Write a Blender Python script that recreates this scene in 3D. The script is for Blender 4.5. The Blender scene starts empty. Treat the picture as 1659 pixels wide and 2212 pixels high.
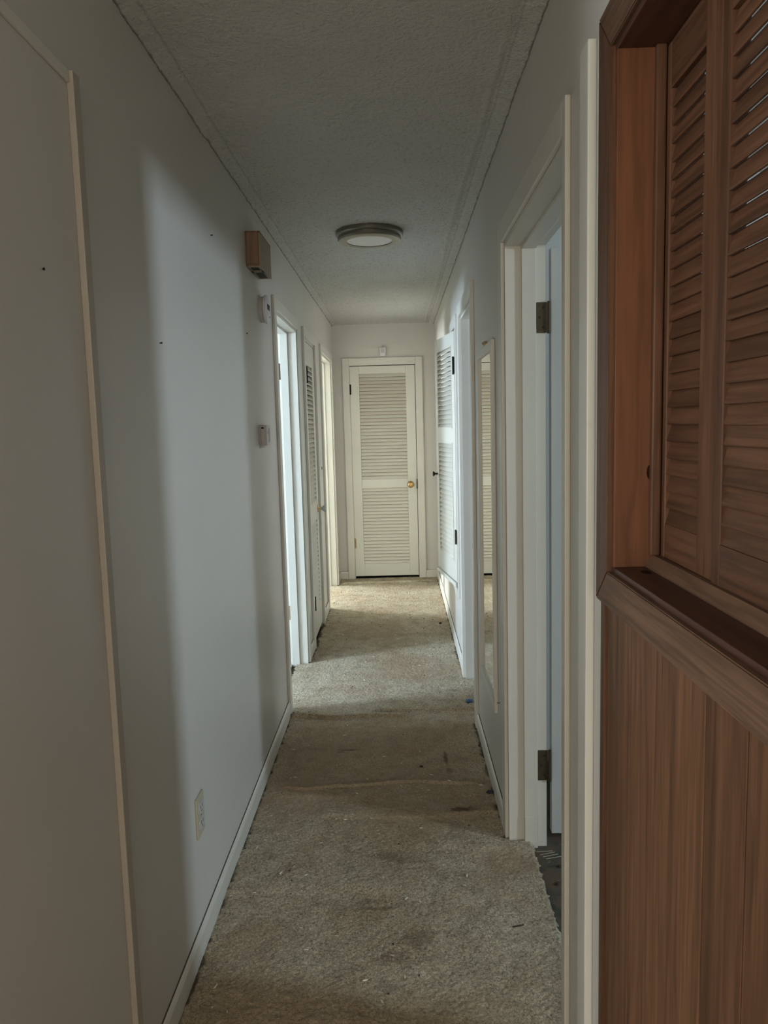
import bpy, bmesh, math, random
import numpy as np
from mathutils import Vector, Matrix
random.seed(7)
C = bpy.context.scene.collection
SC = bpy.context.scene

# ------------------------------------------------------------------ camera
W = 0.946            # hall width (left wall x=0, right wall x=W)
H = 2.40             # ceiling height
YB = 7.17            # back wall
F, yaw, pitch, roll = 1645.27, -0.020897, -0.114595, -0.026625
CX, CZ = 0.5901, 1.4608
fwd = Vector((math.sin(yaw)*math.cos(pitch), math.cos(yaw)*math.cos(pitch), math.sin(pitch)))
r0 = Vector((math.cos(yaw), -math.sin(yaw), 0)); u0 = r0.cross(fwd)
rt = math.cos(roll)*r0 + math.sin(roll)*u0
up = -math.sin(roll)*r0 + math.cos(roll)*u0
cam = bpy.data.cameras.new('camera'); co = bpy.data.objects.new('camera', cam); C.objects.link(co)
co.matrix_world = Matrix(((rt.x, up.x, -fwd.x, CX), (rt.y, up.y, -fwd.y, 0), (rt.z, up.z, -fwd.z, CZ), (0, 0, 0, 1)))
cam.sensor_fit = 'VERTICAL'; cam.sensor_height = 24; cam.lens = F/2212*24
cam.clip_start = 0.02; cam.clip_end = 100
SC.camera = co

# ------------------------------------------------------------------ world, lights, exposure
SC.view_settings.view_transform = 'Standard'
SC.view_settings.look = 'None'
SC.view_settings.gamma = 1
SC.view_settings.use_curve_mapping = False
SC.view_settings.exposure = 0.0
wd = bpy.data.worlds.new('world'); SC.world = wd; wd.use_nodes = True
bg = wd.node_tree.nodes['Background']
bg.inputs['Color'].default_value = (0.62, 0.80, 1.0, 1); bg.inputs['Strength'].default_value = 1.0

def area(name, loc, direction, sx, sy, watts, col):
    l = bpy.data.lights.new(name, 'AREA'); l.shape = 'RECTANGLE'; l.size = sx; l.size_y = sy
    l.energy = watts; l.color = col
    o = bpy.data.objects.new(name, l); C.objects.link(o); o.location = loc
    o.rotation_euler = Vector(direction).to_track_quat('-Z', 'Z').to_euler()
    return o
# daylight entering through the windows of the side rooms (windows built below around them)
area('daylight_left_bedroom', (-3.72, 3.00, 1.45), (1, 0, 0), 0.78, 1.08, 395, (0.60, 0.77, 1.0))
area('daylight_left_far_room', (-3.72, 7.40, 1.45), (1, 0, 0), 1.58, 1.08, 625, (0.84, 0.93, 1.0))
area('daylight_right_room', (4.72, 0.70, 1.70), (-1, 0, 0), 0.50, 0.72, 122, (0.67, 0.84, 1.0))
area('daylight_right_far_room', (4.32, 4.30, 1.45), (-1, 0, 0), 0.9, 1.1, 26, (0.85, 0.92, 1.0))
area('daylight_behind_camera', (0.3, -4.12, 1.5), (0, 1, 0), 1.8, 1.3, 72, (1.0, 0.82, 0.66))
area('daylight_left_behind', (-3.12, -1.4, 1.5), (1, 0, 0), 2.2, 1.3, 235, (0.86, 0.94, 1.0))

# ------------------------------------------------------------------ materials
def new_mat(name):
    m = bpy.data.materials.new(name); m.use_nodes = True
    nt = m.node_tree; b = nt.nodes['Principled BSDF']
    return m, nt, b
def N(nt, t, **k):
    n = nt.nodes.new(t)
    for a, v in k.items(): setattr(n, a, v)
    return n
def coords(nt, scale=(1, 1, 1), rnd=False):
    tc = N(nt, 'ShaderNodeTexCoord'); mp = N(nt, 'ShaderNodeMapping')
    nt.links.new(tc.outputs['Object'], mp.inputs['Vector']); mp.inputs['Scale'].default_value = scale
    if rnd:
        oi = N(nt, 'ShaderNodeObjectInfo'); mu = N(nt, 'ShaderNodeMath', operation='MULTIPLY')
        mu.inputs[1].default_value = 37.0; nt.links.new(oi.outputs['Random'], mu.inputs[0])
        nt.links.new(mu.outputs[0], mp.inputs['Location'])
    return mp.outputs['Vector']
def noise(nt, vec, scale, detail=3, rough=0.55, dist=0.0):
    n = N(nt, 'ShaderNodeTexNoise'); n.inputs['Scale'].default_value = scale
    n.inputs['Detail'].default_value = detail; n.inputs['Roughness'].default_value = rough
    n.inputs['Distortion'].default_value = dist
    nt.links.new(vec, n.inputs['Vector']); return n.outputs['Fac']
def ramp(nt, fac, stops):
    r = N(nt, 'ShaderNodeValToRGB'); e = r.color_ramp.elements
    while len(e) < len(stops): e.new(0.5)
    for i, (p, c) in enumerate(stops): e[i].position = p; e[i].color = (*c, 1) if len(c) == 3 else c
    nt.links.new(fac, r.inputs['Fac']); return r.outputs['Color']
def mix(nt, fac, a, b, mode='MIX'):
    m = N(nt, 'ShaderNodeMix', data_type='RGBA', blend_type=mode)
    for s, v in ((0, fac), (6, a), (7, b)):
        if hasattr(v, 'is_linked') or hasattr(v, 'links'): nt.links.new(v, m.inputs[s])
        else: m.inputs[s].default_value = v if s == 0 else (*v, 1)
    return m.outputs[2]
def bump(nt, b, h, strength, dist=0.002, prev=None):
    n = N(nt, 'ShaderNodeBump'); n.inputs['Strength'].default_value = strength
    n.inputs['Distance'].default_value = dist; nt.links.new(h, n.inputs['Height'])
    if prev is not None: nt.links.new(prev, n.inputs['Normal'])
    nt.links.new(n.outputs['Normal'], b.inputs['Normal']); return n.outputs['Normal']

def paint(name, col, rough=0.45, scuff=(0.40, 0.32, 0.24), scuff_amt=0.25, bumpy=0.10):
    m, nt, b = new_mat(name)
    v = coords(nt)
    big = noise(nt, v, 2.2, 4)
    c1 = mix(nt, big, tuple(x*0.93 for x in col), tuple(min(1, x*1.05) for x in col))
    sp = noise(nt, coords(nt, (1, 1, .35)), 26, 6, .7)
    f = ramp(nt, sp, [(0.0, (0, 0, 0)), (0.66, (0, 0, 0)), (0.78, (scuff_amt,)*3)])
    c = mix(nt, f, c1, scuff)
    nt.links.new(c, b.inputs['Base Color'])
    b.inputs['Roughness'].default_value = rough
    bump(nt, b, noise(nt, v, 160, 3), bumpy, 0.001)
    return m
M_WALL = paint('wall_paint', (0.605, 0.575, 0.52), 0.42, scuff_amt=0.05, bumpy=.06)
M_TRIM = paint('trim_paint', (0.66, 0.635, 0.555), 0.38, (0.38, 0.25, 0.18), 0.30)
M_EDGE = paint('trim_bare_edge', (0.52, 0.43, 0.34), 0.5, (0.3, 0.2, 0.14), 0.4)
M_DOOR = paint('door_paint', (0.66, 0.64, 0.55), 0.40, scuff_amt=0.06, bumpy=.05)
M_SLAT = paint('slat_paint', (0.64, 0.60, 0.50), 0.45, scuff_amt=0.06, bumpy=.05)
M_LEAF = paint('flush_door_paint', (0.54, 0.545, 0.51), 0.4, (0.25, 0.15, 0.1), 0.15, .05)
M_ROOM = paint('side_room_paint', (0.66, 0.65, 0.59), 0.6, scuff_amt=0, bumpy=.03)
M_BATTEN = paint('batten_paint', (0.42, 0.375, 0.31), 0.5, scuff_amt=0.08)

def ceiling_mat():
    m, nt, b = new_mat('textured_ceiling')
    v = coords(nt)
    a = noise(nt, v, 85, 4, .6); bb = noise(nt, v, 2.0, 5, .6); d = noise(nt, v, 160, 2)
    col = mix(nt, bb, (0.49, 0.48, 0.43), (0.60, 0.595, 0.55))
    sx = N(nt, 'ShaderNodeSeparateXYZ'); nt.links.new(v, sx.inputs[0])
    def mth(op, a_, b_):
        q = N(nt, 'ShaderNodeMath', operation=op)
        for i_, w_ in enumerate((a_, b_)):
            if hasattr(w_, 'links'): nt.links.new(w_, q.inputs[i_])
            else: q.inputs[i_].default_value = w_
        return q.outputs[0]
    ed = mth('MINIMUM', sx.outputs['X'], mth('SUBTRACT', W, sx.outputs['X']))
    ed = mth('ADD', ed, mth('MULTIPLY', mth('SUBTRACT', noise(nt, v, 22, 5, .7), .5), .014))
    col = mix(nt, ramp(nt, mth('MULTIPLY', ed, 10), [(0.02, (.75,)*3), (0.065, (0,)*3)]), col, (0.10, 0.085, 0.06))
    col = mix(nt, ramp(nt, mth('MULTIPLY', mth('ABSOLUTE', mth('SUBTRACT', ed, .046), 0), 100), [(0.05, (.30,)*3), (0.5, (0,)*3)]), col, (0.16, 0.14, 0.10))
    pits = ramp(nt, a, [(0.33, (.58,)*3), (0.45, (1,)*3)])
    pits = mix(nt, ramp(nt, mth('MULTIPLY', sx.outputs['Y'], .1), [(0.22, (.75,)*3), (0.36, (0,)*3)]), pits, (.97, .97, .97))
    col = mix(nt, 1.0, col, pits, 'MULTIPLY')
    nt.links.new(col, b.inputs['Base Color']); b.inputs['Roughness'].default_value = 0.8
    n1 = bump(nt, b, a, 1.0, 0.009); bump(nt, b, d, 0.3, 0.002, n1)
    return m
M_CEIL = ceiling_mat()

def carpet_mat():
    m, nt, b = new_mat('carpet_pile')
    v = coords(nt)
    big = noise(nt, v, 3.0, 5, .65, .3); mid = noise(nt, v, 14, 4, .6); fine = noise(nt, v, 260, 3, .7)
    curl = noise(nt, v, 150, 3, .65, .9)
    c = mix(nt, ramp(nt, big, [(.36, (0, 0, 0)), (.62, (1, 1, 1))]), (0.46, 0.365, 0.245), (0.56, 0.49, 0.36))
    st = noise(nt, coords(nt, (1.0, 1.6, 1)), 5.5, 6, .7, .5)
    c = mix(nt, ramp(nt, st, [(.60, (0, 0, 0)), (.74, (.6, .6, .6))]), c, (0.17, 0.105, 0.07))
    c = mix(nt, ramp(nt, mid, [(.30, (.45,)*3), (.55, (0,)*3)]), c, (0.22, 0.185, 0.13))
    c = mix(nt, 1.0, c, ramp(nt, curl, [(.32, (.42,)*3), (.60, (1.22,)*3)]), 'MULTIPLY')
    at = N(nt, 'ShaderNodeAttribute', attribute_name='soil_and_band'); sp3 = N(nt, 'ShaderNodeSeparateColor'); nt.links.new(at.outputs['Color'], sp3.inputs[0])
    c = mix(nt, sp3.outputs[1], c, (0.36, 0.24, 0.145))
    c = mix(nt, sp3.outputs[2], c, (0.10, 0.062, 0.040))
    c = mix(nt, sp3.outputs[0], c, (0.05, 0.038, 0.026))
    sp = noise(nt, v, 75, 5, .8)
    c = mix(nt, ramp(nt, sp, [(.27, (.85,)*3), (.32, (0,)*3)]), c, (0.05, 0.035, 0.025))
    nt.links.new(c, b.inputs['Base Color']); b.inputs['Roughness'].default_value = 1.0
    b.inputs['Specular IOR Level'].default_value = 0.1
    n1 = bump(nt, b, curl, 0.9, 0.006); bump(nt, b, fine, 0.6, 0.002, n1)
    return m
M_CARPET = carpet_mat()

def wood(name, grain_axis, dark=(0.050, 0.019, 0.0085), lite=(0.135, 0.053, 0.024), rough=0.5, knots=False, contrast=1.0):
    m, nt, b = new_mat(name)
    s = [26, 26, 26]; s[grain_axis] = 1.1
    v = coords(nt, tuple(s), rnd=True)
    g = noise(nt, v, 1.0, 6, .65, 1.1)
    s2 = [150, 150, 150]; s2[grain_axis] = 5
    fine = noise(nt, coords(nt, tuple(s2), rnd=True), 1.0, 3, .6)
    s3 = [5, 5, 5]; s3[grain_axis] = .8
    w = N(nt, 'ShaderNodeTexWave', wave_type='RINGS', rings_direction='XYZ'[grain_axis]); w.inputs['Scale'].default_value = 2.6
    w.inputs['Distortion'].default_value = 9; w.inputs['Detail'].default_value = 3; w.inputs['Detail Scale'].default_value = 1.4
    nt.links.new(coords(nt, tuple(s3), rnd=True), w.inputs['Vector'])
    c = ramp(nt, g, [(.30, dark), (.50, tuple((a+b_)/2 for a, b_ in zip(dark, lite))), (.70, lite)])
    c2 = ramp(nt, w.outputs['Color'], [(0.0, tuple(x*.58 for x in lite)), (.35, tuple(x*.95 for x in lite)), (1, tuple(x*1.08 for x in lite))])
    c = mix(nt, .36, c, c2)
    c = mix(nt, ramp(nt, fine, [(.40, (.35*contrast,)*3), (.55, (0,)*3)]), c, tuple(x*.55 for x in dark))
    oi = N(nt, 'ShaderNodeObjectInfo')
    c = mix(nt, 1.0, c, ramp(nt, oi.outputs['Random'], [(0, (.82,)*3), (1, (1.15,)*3)]), 'MULTIPLY')
    nt.links.new(c, b.inputs['Base Color']); b.inputs['Roughness'].default_value = rough
    b.inputs['Coat Weight'].default_value = 0.10; b.inputs['Specular IOR Level'].default_value = 0.22; b.inputs['Coat Roughness'].default_value = 0.3
    bump(nt, b, fine, 0.15, 0.0008)
    return m
M_WZ = wood('stained_wood_upright', 2, (0.056, 0.024, 0.012), (0.145, 0.064, 0.031))
M_WY = wood('stained_wood_level', 1, (0.070, 0.036, 0.020), (0.165, 0.088, 0.050), 0.6)
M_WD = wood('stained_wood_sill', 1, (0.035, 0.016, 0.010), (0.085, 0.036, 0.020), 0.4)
M_WS = wood('stained_wood_slat', 0, (0.055, 0.024, 0.012), (0.135, 0.060, 0.030), 0.5)
M_WP = wood('stained_plank', 2, (0.062, 0.027, 0.012), (0.172, 0.076, 0.035), 0.55)
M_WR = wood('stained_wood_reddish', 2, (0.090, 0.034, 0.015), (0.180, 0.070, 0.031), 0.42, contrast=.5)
M_CHIME = wood('chime_wood', 2, (0.13, 0.075, 0.042), (0.26, 0.165, 0.10), 0.5, contrast=.4)

def plain(name, col, rough=0.5, metal=0.0, nz=40, amt=.12, **kw):
    m, nt, b = new_mat(name)
    f = noise(nt, coords(nt), nz, 4)
    c = mix(nt, f, tuple(x*(1-amt) for x in col), tuple(min(1, x*(1+amt)) for x in col))
    nt.links.new(c, b.inputs['Base Color'])
    b.inputs['Roughness'].default_value = rough; b.inputs['Metallic'].default_value = metal
    for k, v in kw.items(): b.inputs[k].default_value = v
    return m
M_BLACK = plain('black_iron', (0.012, 0.010, 0.008), 0.5, 0.6)
M_OLDBR = plain('tarnished_brass', (0.085, 0.068, 0.040), 0.55, 0.6, 60, .5)
M_RUST = plain('rusty_plate', (0.34, 0.25, 0.13), 0.6, 0.3, 120, .8)
M_BRASS = plain('brass', (0.50, 0.34, 0.15), 0.28, 1.0)
M_NICK = plain('brushed_nickel', (0.25, 0.235, 0.20), 0.36, 1.0)
M_OPAL = plain('opal_diffuser', (0.74, 0.73, 0.71), 0.35, 0, 10, .01)
M_WPLAS = plain('white_plastic', (0.66, 0.66, 0.68), 0.45, 0, 10, .03)
M_GPLAS = plain('aged_plastic', (0.50, 0.48, 0.45), 0.5, 0, 30, .05)
M_IVORY = plain('ivory_plastic', (0.46, 0.42, 0.30), 0.45, 0, 40, .10)
M_CHIMEF = plain('chime_cover', (0.26, 0.20, 0.13), 0.55, 0, 60, .2)
M_PEACH = paint('slat_paint_peach', (0.64, 0.565, 0.46), 0.45, scuff_amt=0.04, bumpy=.05)  # peach tone, set on upper slats of the end door
M_GRIME = plain('grimy_joint', (0.10, 0.085, 0.06), 0.9, 0, 30, .5)
M_KNOT = plain('knot_wood', (0.022, 0.008, 0.004), 0.75, 0, 90, .3, **{'Specular IOR Level': 0.1})
M_DARKP = plain('dark_slot', (0.02, 0.018, 0.014), 0.8)
M_GLASSK = plain('crystal_knob_glass', (0.62, 0.68, 0.70), 0.08, 0.0, 10, .02, **{'Transmission Weight': 0.7, 'IOR': 1.5})
M_MIRR = plain('mirror_glass', (0.86, 0.87, 0.85), 0.015, 1.0, 3, .01)
M_FLOOR = None
def subfloor():
    m, nt, b = new_mat('dirty_subfloor')
    v = coords(nt); n = noise(nt, v, 9, 6, .7, .4); s = noise(nt, v, 60, 4, .75)
    c = ramp(nt, n, [(.35, (.03, .028, .022)), (.5, (.085, .075, .055)), (.6, (.13, .08, .05)), (.7, (.10, .09, .07))])
    c = mix(nt, ramp(nt, s, [(.62, (0,)*3), (.68, (.8,)*3)]), c, (.25, .22, .17))
    nt.links.new(c, b.inputs['Base Color']); b.inputs['Roughness'].default_value = .8
    bump(nt, b, s, .5, .004); return m
M_FLOOR = subfloor()
M_ROOMF = plain('room_floor', (0.36, 0.33, 0.27), 0.9, 0, 30, .15)
M_FLECK = plain('pale_fleck', (0.70, 0.66, 0.52), 0.7)
M_CRUMB = plain('dark_crumb', (0.045, 0.03, 0.02), 0.9)
M_BLUE = plain('blue_scrap', (0.05, 0.13, 0.24), 0.6)
M_INK = plain('blue_black_scrap', (0.015, 0.02, 0.04), 0.6)
M_PLASTER = plain('rough_plaster', (0.50, 0.49, 0.42), 0.8, 0, 25, .15)

# ------------------------------------------------------------------ mesh helpers
class MB:
    def __init__(s): s.bm = bmesh.new()
    def box(s, a, b, bev=0.0, mtx=None):
        x0, y0, z0 = [min(p, q) for p, q in zip(a, b)]; x1, y1, z1 = [max(p, q) for p, q in zip(a, b)]
        vs = [s.bm.verts.new(p) for p in ((x0,y0,z0),(x1,y0,z0),(x1,y1,z0),(x0,y1,z0),(x0,y0,z1),(x1,y0,z1),(x1,y1,z1),(x0,y1,z1))]
        fs = [s.bm.faces.new([vs[i] for i in f]) for f in ((3,2,1,0),(4,5,6,7),(0,1,5,4),(1,2,6,5),(2,3,7,6),(3,0,4,7))]
        if mtx is not None: bmesh.ops.transform(s.bm, matrix=mtx, verts=vs)
        if bev > 0:
            ed = list({e for f in fs for e in f.edges})
            bmesh.ops.bevel(s.bm, geom=ed, offset=bev, segments=2, affect='EDGES', profile=0.6)
        return s
    def prism(s, prof, axis, a, b):
        """closed profile (list of 2D points) extruded along axis from a to b; the other two axes take the profile in xyz order"""
        def P(p, t):
            l = list(p); l.insert(axis, t); return l
        A = [s.bm.verts.new(P(p, a)) for p in prof]; B = [s.bm.verts.new(P(p, b)) for p in prof]
        n = len(prof)
        s.bm.faces.new(A); s.bm.faces.new(B[::-1])
        for i in range(n): s.bm.faces.new((A[i], B[i], B[(i+1) % n], A[(i+1) % n]))
        return s
    def lathe(s, prof, mtx=None, seg=40):
        """profile of (radius, height) turned about local z"""
        rings = []
        new = []
        for r, z in prof:
            if r < 1e-6: v = [s.bm.verts.new((0, 0, z))]
            else: v = [s.bm.verts.new((r*math.cos(2*math.pi*i/seg), r*math.sin(2*math.pi*i/seg), z)) for i in range(seg)]
            rings.append(v); new += v
        for a, b in zip(rings, rings[1:]):
            for i in range(seg):
                j = (i+1) % seg
                if len(a) == 1 and len(b) == 1: break
                if len(a) == 1: s.bm.faces.new((a[0], b[i], b[j]))
                elif len(b) == 1: s.bm.faces.new((a[i], b[0], a[j]))
                else: s.bm.faces.new((a[i], b[i], b[j], a[j]))
        if mtx is not None: bmesh.ops.transform(s.bm, matrix=mtx, verts=new)
        return s
    def mesh(s, name, mat, smooth=False):
        bmesh.ops.recalc_face_normals(s.bm, faces=s.bm.faces)
        me = bpy.data.meshes.new(name); s.bm.to_mesh(me); s.bm.free(); me.materials.append(mat)
        if smooth:
            for p in me.polygons: p.use_smooth = True
        return me
    def obj(s, name, mat, parent=None, smooth=False, **kw):
        return link(name, s.mesh(name, mat, smooth), parent, **kw)
def link(name, me, parent=None, loc=None, label=None):
    o = bpy.data.objects.new(name, me); C.objects.link(o)
    if parent is not None: o.parent = parent
    if loc is not None: o.location = loc
    if label: o['label'] = label
    return o
def thing(name, label, cat, loc=(0, 0, 0), rz=0.0, group=None, kind=None):
    o = bpy.data.objects.new(name, None); C.objects.link(o); o.location = loc; o.rotation_euler = (0, 0, rz)
    o.empty_display_size = .05
    return tag(o, label, cat, group, kind)
def tag(o, label, cat, group=None, kind=None):
    o['label'] = label; o['category'] = cat
    if group: o['group'] = group
    if kind: o['kind'] = kind
    return o
def copy_tree(o, parent=None):
    c = o.copy(); C.objects.link(c)
    if parent is not None: c.parent = parent
    for ch in list(o.children): copy_tree(ch, c)
    return c
def smooth_by_angle(o, ang=0.6):
    me = o.data
    for p in me.polygons: p.use_smooth = True
    try: me.set_sharp_from_angle(angle=ang)
    except Exception: pass

# value noise on numpy arrays (for pile, plaster and wrinkles)
_rng = np.random.default_rng(11)
_LAT = _rng.random((512, 512))
def vnoise(x, y, s):
    u = x/s + 101.3; v = y/s + 57.7
    i = np.floor(u).astype(int); j = np.floor(v).astype(int); fu = u-i; fv = v-j
    fu = fu*fu*(3-2*fu); fv = fv*fv*(3-2*fv)
    a = _LAT[i % 512, j % 512]; b = _LAT[(i+1) % 512, j % 512]; c = _LAT[i % 512, (j+1) % 512]; d = _LAT[(i+1) % 512, (j+1) % 512]
    return (a*(1-fu)+b*fu)*(1-fv) + (c*(1-fu)+d*fu)*fv
def grid_mesh(name, X, Y, Z, mask, mat, flip=False, attr=None):
    ny, nx = X.shape
    idx = np.arange(nx*ny).reshape(ny, nx)
    q = np.stack([idx[:-1, :-1], idx[:-1, 1:], idx[1:, 1:], idx[1:, :-1]], -1)[mask]
    if flip: q = q[:, ::-1]
    used = np.unique(q); remap = np.full(nx*ny, -1); remap[used] = np.arange(len(used)); q = remap[q]
    co_ = np.stack([X.ravel(), Y.ravel(), Z.ravel()], -1)[used]
    me = bpy.data.meshes.new(name)
    me.vertices.add(len(used)); me.vertices.foreach_set('co', co_.astype(np.float32).ravel())
    me.loops.add(len(q)*4); me.loops.foreach_set('vertex_index', q.astype(np.int32).ravel())
    me.polygons.add(len(q)); me.polygons.foreach_set('loop_start', (np.arange(len(q))*4).astype(np.int32))
    me.update(calc_edges=True); me.validate()
    me.polygons.foreach_set('use_smooth', np.ones(len(me.polygons), bool)); me.materials.append(mat)
    if attr is not None:
        ca = me.color_attributes.new('soil_and_band', 'FLOAT_COLOR', 'POINT')
        v4 = np.ones((len(used), 4), np.float32); v4[:, :3] = np.stack([a.ravel()[used] for a in attr], -1)
        ca.data.foreach_set('color', v4.ravel())
    return me

# ================================================================== SHELL
T = 0.13   # wall thickness
DH = 2.03  # head of the openings
# door openings: left wall / right wall  (y0, y1)
L1 = (3.785, 4.60); L2 = (4.92, 5.53); L3 = (5.99, 6.88)
RB = (1.62, 2.54); RA = (3.58, 4.25)
def wall_x(name, x0, x1, ya, yb, holes, label, mat=M_WALL, ztop=H+.06):
    m = MB(); y = ya
    for (h0, h1, z0, z1) in holes:
        m.box((x0, y, -.02), (x1, h0, ztop))
        if z1 < ztop: m.box((x0, h0, z1), (x1, h1, ztop))
        if z0 > 0: m.box((x0, h0, -.02), (x1, h1, z0))
        y = h1
    m.box((x0, y, -.02), (x1, yb, ztop))
    return tag(m.obj(name, mat), label, 'wall', kind='structure')
def wall_y(name, y0, y1, xa, xb, holes, label, mat=M_WALL, ztop=H+.06):
    m = MB(); x = xa
    for (h0, h1, z0, z1) in holes:
        m.box((x, y0, -.02), (h0, y1, ztop))
        if z1 < ztop: m.box((h0, y0, z1), (h1, y1, ztop))
        if z0 > 0: m.box((h0, y0, -.02), (h1, y1, z0))
        x = h1
    m.box((x, y0, -.02), (xb, y1, ztop))
    return tag(m.obj(name, mat), label, 'wall', kind='structure')
wall_x('wall_left', -T, 0, .75, YB+.13, [(*L1, 0, DH), (*L2, 0, DH), (*L3, 0, DH)], 'long off-white painted wall on the left of the hallway')
SH = (0.20, 1.262, 1.205, 2.035)      # shuttered opening in the right wall
CAB = (4.60, 5.24, .455, 2.02)
wall_x('wall_right', W, W+T, -1.0, YB+.13, [SH, (*RB, 0, DH), (*RA, 0, DH), CAB], 'off-white painted wall on the right of the hallway')
BD = (0.150, 0.767)
wall_y('wall_back', YB, YB+.12, 0, W, [(*BD, 0, 2.012)], 'off-white wall closing the far end of the hallway')
# side rooms and the room behind the camera
WL = (2.6, 3.4, .9, 2.0)
wall_x('wall_bedroom_outer', -3.72, -3.6, 2.3, 4.78, [WL], 'outer wall of the left bedroom, out of view', M_ROOM)
wall_x('wall_far_room_outer', -3.72, -3.6, 5.62, 8.8, [(6.6, 8.2, .9, 2.0)], 'outer wall of the far left room, out of view', M_ROOM)
wall_y('wall_bedroom_near', 2.2, 2.3, -3.72, -T, [], 'near wall of the left bedroom, out of view', M_ROOM)
wall_y('wall_bedroom_far', 4.68, 4.78, -3.72, -T, [], 'far wall of the left bedroom, out of view', M_ROOM)
wall_y('wall_far_room_near', 5.62, 5.72, -3.72, -T, [], 'near wall of the far left room, out of view', M_ROOM)
wall_y('wall_far_room_far', 8.6, 8.72, -3.72, W+T, [], 'far wall of the far left room, out of view', M_ROOM)
wall_x('wall_closet_inner', -.80, -.72, 4.78, 5.62, [], 'inner wall of the left closet, out of view', M_ROOM)
wall_x('wall_back_closet_side', -T-.1, -T, YB+.13, 8.6, [], 'side wall of the closet behind the end door', M_ROOM)
wall_x('wall_back_closet_right', W+T, W+T+.1, YB+.13, 8.6, [], 'right side wall of the closet behind the end door', M_ROOM)
wall_x('wall_right_room_outer', 4.6, 4.72, -1.2, 3.4, [(.45, .95, 1.35, 2.05)], 'outer wall of the near right room, out of view', M_ROOM)
wall_x('wall_right_far_outer', 4.2, 4.32, 3.3, 6.2, [(3.85, 4.75, .9, 2.0)], 'outer wall of the far right room, out of view', M_ROOM)
wall_y('wall_right_room_near', -1.3, -1.2, W, 4.72, [], 'near wall of the right room, out of view', M_ROOM)
wall_y('wall_right_room_far', 3.2, 3.3, W+T, 4.72, [], 'wall between the two right rooms, out of view', M_ROOM)
wall_y('wall_right_far_end', 6.1, 6.2, W+T, 4.32, [], 'end wall of the far right room, out of view', M_ROOM)
m = MB(); m.box((W+T, 4.46, 0), (1.62, 4.50, H)); m.box((1.58, 4.50, 0), (1.62, 6.1, H))
tag(m.obj('wall_cabinet_inner', M_ROOM), 'inner walls of the linen cabinet, out of view', 'wall', kind='structure')
wall_y('wall_behind', -4.12, -4.0, -3.0, 4.0, [(-.6, 1.2, .85, 2.15)], 'wall behind the camera', M_ROOM)
wall_x('wall_behind_left', -3.1, -3.0, -4.12, .75, [(-2.5, -.3, .85, 2.15)], 'left wall of the room behind the camera', M_ROOM)
wall_x('wall_behind_right', 4.0, 4.1, -4.12, -1.2, [], 'right wall of the room behind the camera', M_ROOM)
wall_y('wall_behind_return', .62, .75, -3.1, -T, [], 'return wall beside the camera', M_ROOM)
m = MB(); m.box((-3.8, -4.2, -.14), (4.8, 8.8, -.022))
tag(m.obj('floor', M_FLOOR), 'dirty bare subfloor showing in the near right doorway', 'floor', kind='structure')
m = MB()
m.box((-3.6, 2.3, -.021), (-.10, 4.68, -.006)); m.box((-3.6, 5.72, -.021), (-.10, 8.6, -.006))
m.box((W+T-.03, 3.3, -.021), (4.2, 4.46, -.006)); m.box((-3, -4, -.021), (0, .6, -.006)); m.box((0, -4, -.021), (4, -1.2, -.006)); m.box((-.7, 4.78, -.021), (-T, 5.62, -.006))
tag(m.obj('floor_side_rooms', M_ROOMF), 'beige floor covering of the side rooms', 'floor', kind='structure')
m = MB(); m.box((-3.8, -4.2, H+.045), (4.8, 8.8, H+.15))
m.box((-3.72, 2.2, H+.02), (-T, 8.7, H+.045)); m.box((W+T, -1.3, H+.02), (4.7, 6.2, H+.045))
tag(m.obj('ceiling_slab', M_ROOM), 'plain ceiling over the side rooms', 'ceiling', kind='structure')

# hall ceiling with lumpy plaster
xs = np.linspace(-.004, W+.004, 122); ys = np.arange(-1.0, YB+.02, .0085)
X, Y = np.meshgrid(xs, ys)
n = .55*vnoise(X, Y, .012)+.3*vnoise(X+3, Y+1, .024)+.5*vnoise(X, Y, .006)
rough = np.clip((vnoise(X, Y, .5)+vnoise(X+9, Y, .22)*.6-.35)*1.2+np.clip((Y-1.5)/4, 0, .5), .25, 1.2)
Z = H - .0042*n*rough - .003*vnoise(X+2, Y, .15)
edge = np.minimum(X, W-X)
band = np.clip(1-edge/.045, 0, 1)
ed_ = edge + .010*(vnoise(X*2, Y, .045)-.5) + .006*(vnoise(X, Y, .016)-.5)
Z -= .006*np.clip((.044-ed_)/.004, 0, 1) + .010*band**1.5*(.7+.6*vnoise(X, Y, .05)) + .003*band*vnoise(X, Y, .012)
Z -= .005*np.exp(-((W-X-.075-.006*np.sin(Y*2.1))/.006)**2)*(Y > 0)         # taped joint ridge along the right edge
Z -= .014*np.clip(1-(YB-Y)/.05, 0, 1)
me = grid_mesh('ceiling', X, Y, Z, np.ones((len(ys)-1, len(xs)-1), bool), M_CEIL, flip=True)
tag(link('ceiling', me), 'lumpy textured plaster ceiling of the hallway', 'ceiling', kind='structure')

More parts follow.
